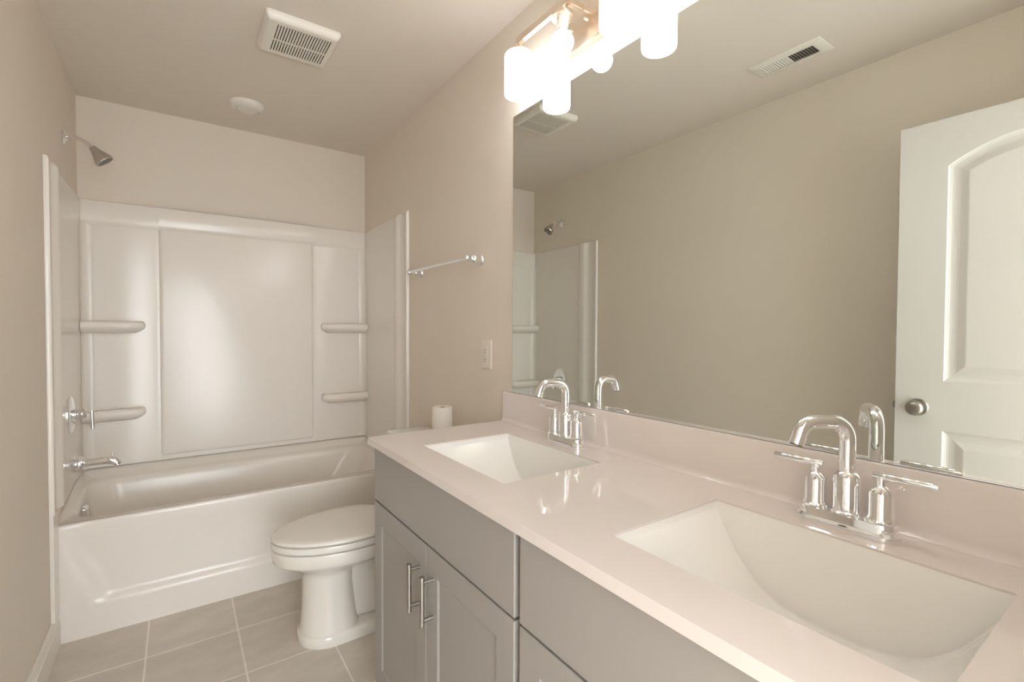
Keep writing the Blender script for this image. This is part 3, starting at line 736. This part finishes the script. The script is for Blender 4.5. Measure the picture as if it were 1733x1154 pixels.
# ================================================================ CEILING FITTINGS
fx0, fx1, fy0, fy1 = 0.684, 0.954, 1.962, 2.230
ef = thing('exhaust_fan', (0.82, 2.095, H), 'white square exhaust fan cover with rows of slots on the ceiling', 'exhaust fan')
ZG = H - 0.030
gx0, gx1, gy0, gy1 = 0.727, 0.927, 1.998, 2.196
fr = MB()
fr.loft([rrect(fx0 + g, fx1 - g, fy0 + g, fy1 - g, max(.004, 0.014 - g), z, 5) for g, z in ((0, H - 0.0005), (0, H - 0.010), (0.004, H - 0.020), (0.012, ZG + 0.001), (0.018, ZG))] + [rrect(gx0, gx1, gy0, gy1, 0.0005, ZG, 5), rrect(gx0, gx1, gy0, gy1, 0.0005, ZG + 0.004, 5)], False, False)
fr.build('cover', M['vent_white'], ef, smooth=40)
g = MB(); ns = 20; pitch = (gx1 - gx0) / ns
for k in range(ns + 1):
    xc = gx0 + pitch * k; w = 0.0032
    g.box(max(gx0, xc - w), min(gx1, xc + w), gy0, gy1, ZG, ZG + 0.0016)
ymid = gy0 + (gy1 - gy0) * 0.55
g.box(gx0, gx1, ymid - 0.004, ymid + 0.004, ZG - 0.0001, ZG + 0.0017)
g.build('grille', M['vent_white'], ef)
MB().loft([rrect(gx0 - 0.002, gx1 + 0.002, gy0 - 0.002, gy1 + 0.002, 0.0005, z, 2) for z in (ZG + 0.0042, H - 0.0008)], False, True).build('housing', M['dark'], ef)  # dark colour stands in for the shade behind the slots

cl = thing('ceiling_disc', (0.718, 2.870, H), 'round white ceiling disc with a smaller centre disc, above the bathtub', 'ceiling fixture')
MB().lathe((0.718, 2.870, H - 0.0005), (0, 0, -1), [(0, 0.084), (0.006, 0.0835), (0.014, 0.078), (0.022, 0.068), (0.026, 0.058), (0.0262, 0.0535), (0.022, 0.0525), (0.0215, 0.001)], 48).build('housing', M['vent_white'], cl, smooth=35)
MB().lathe((0.718, 2.870, H - 0.0215), (0, 0, -1), [(0, 0.048), (0.006, 0.0475), (0.009, 0.044), (0.0102, 0.030), (0.0104, 0.001)], 40).build('centre_cap', M['vent_white'], cl, smooth=35)

cv = thing('ceiling_vent', (0.332, 1.029, H), 'white rectangular ceiling air register with two louver banks, seen in the mirror', 'vent')
vx0, vx1, vy0, vy1 = 0.262, 0.400, 0.882, 1.176
ZV = H - 0.008
ih = 0.036; b1 = (vy0 + 0.040, 1.022); b2 = (1.034, vy1 - 0.040)
vf = MB()
cx0, cx1 = vx0 + ih, vx1 - ih
vf.loft([rrect(vx0 + q, vx1 - q, vy0 + q, vy1 - q, .002, z, 2) for q, z in ((0, H - 0.0005), (0.001, H - 0.003), (0.010, ZV))] + [rrect(cx0 - 0.001, cx1 + 0.001, b1[0] - 0.001, b2[1] + 0.001, 0.0005, ZV, 2)], False, False)
vf.box(cx0 - 0.002, cx1 + 0.002, b1[1], b2[0], ZV, ZV + 0.004)
vf.build('face_plate', M['vent_white'], cv, smooth=30)
for (a, b_), tilt in ((b1, 0.6), (b2, -0.6)):
    lv = MB(); nl = 9
    for k in range(nl):
        y = a + (b_ - a) * (k + 0.5) / nl
        dy, dz = (0.0062, 0.0055) if tilt > 0 else (0.0042, 0.0016)
        s = 1 if tilt > 0 else -1  # the two banks throw air opposite ways
        lv.add([(cx0 - .001, y - dy * s, ZV + 0.0004), (cx1 + .001, y - dy * s, ZV + 0.0004), (cx1 + .001, y + dy * s * .35, ZV + 2 * dz), (cx0 - .001, y + dy * s * .35, ZV + 2 * dz),
                (cx0 - .001, y - dy * s + .001, ZV + 0.0004), (cx1 + .001, y - dy * s + .001, ZV + 0.0004), (cx1 + .001, y + dy * s * .35 + .001, ZV + 2 * dz), (cx0 - .001, y + dy * s * .35 + .001, ZV + 2 * dz)],
               [(0, 1, 2, 3), (7, 6, 5, 4), (0, 4, 5, 1), (1, 5, 6, 2), (2, 6, 7, 3), (3, 7, 4, 0)])
    lv.build('louvers', M['vent_white'], cv)
MB().box(cx0 - .006, cx1 + .006, b1[0] - .006, b2[1] + .006, H - 0.0004, H - 0.0001).build('damper', M['recess_shade'], cv)  # shallow sheet; its dark grey stands in for shade inside the register
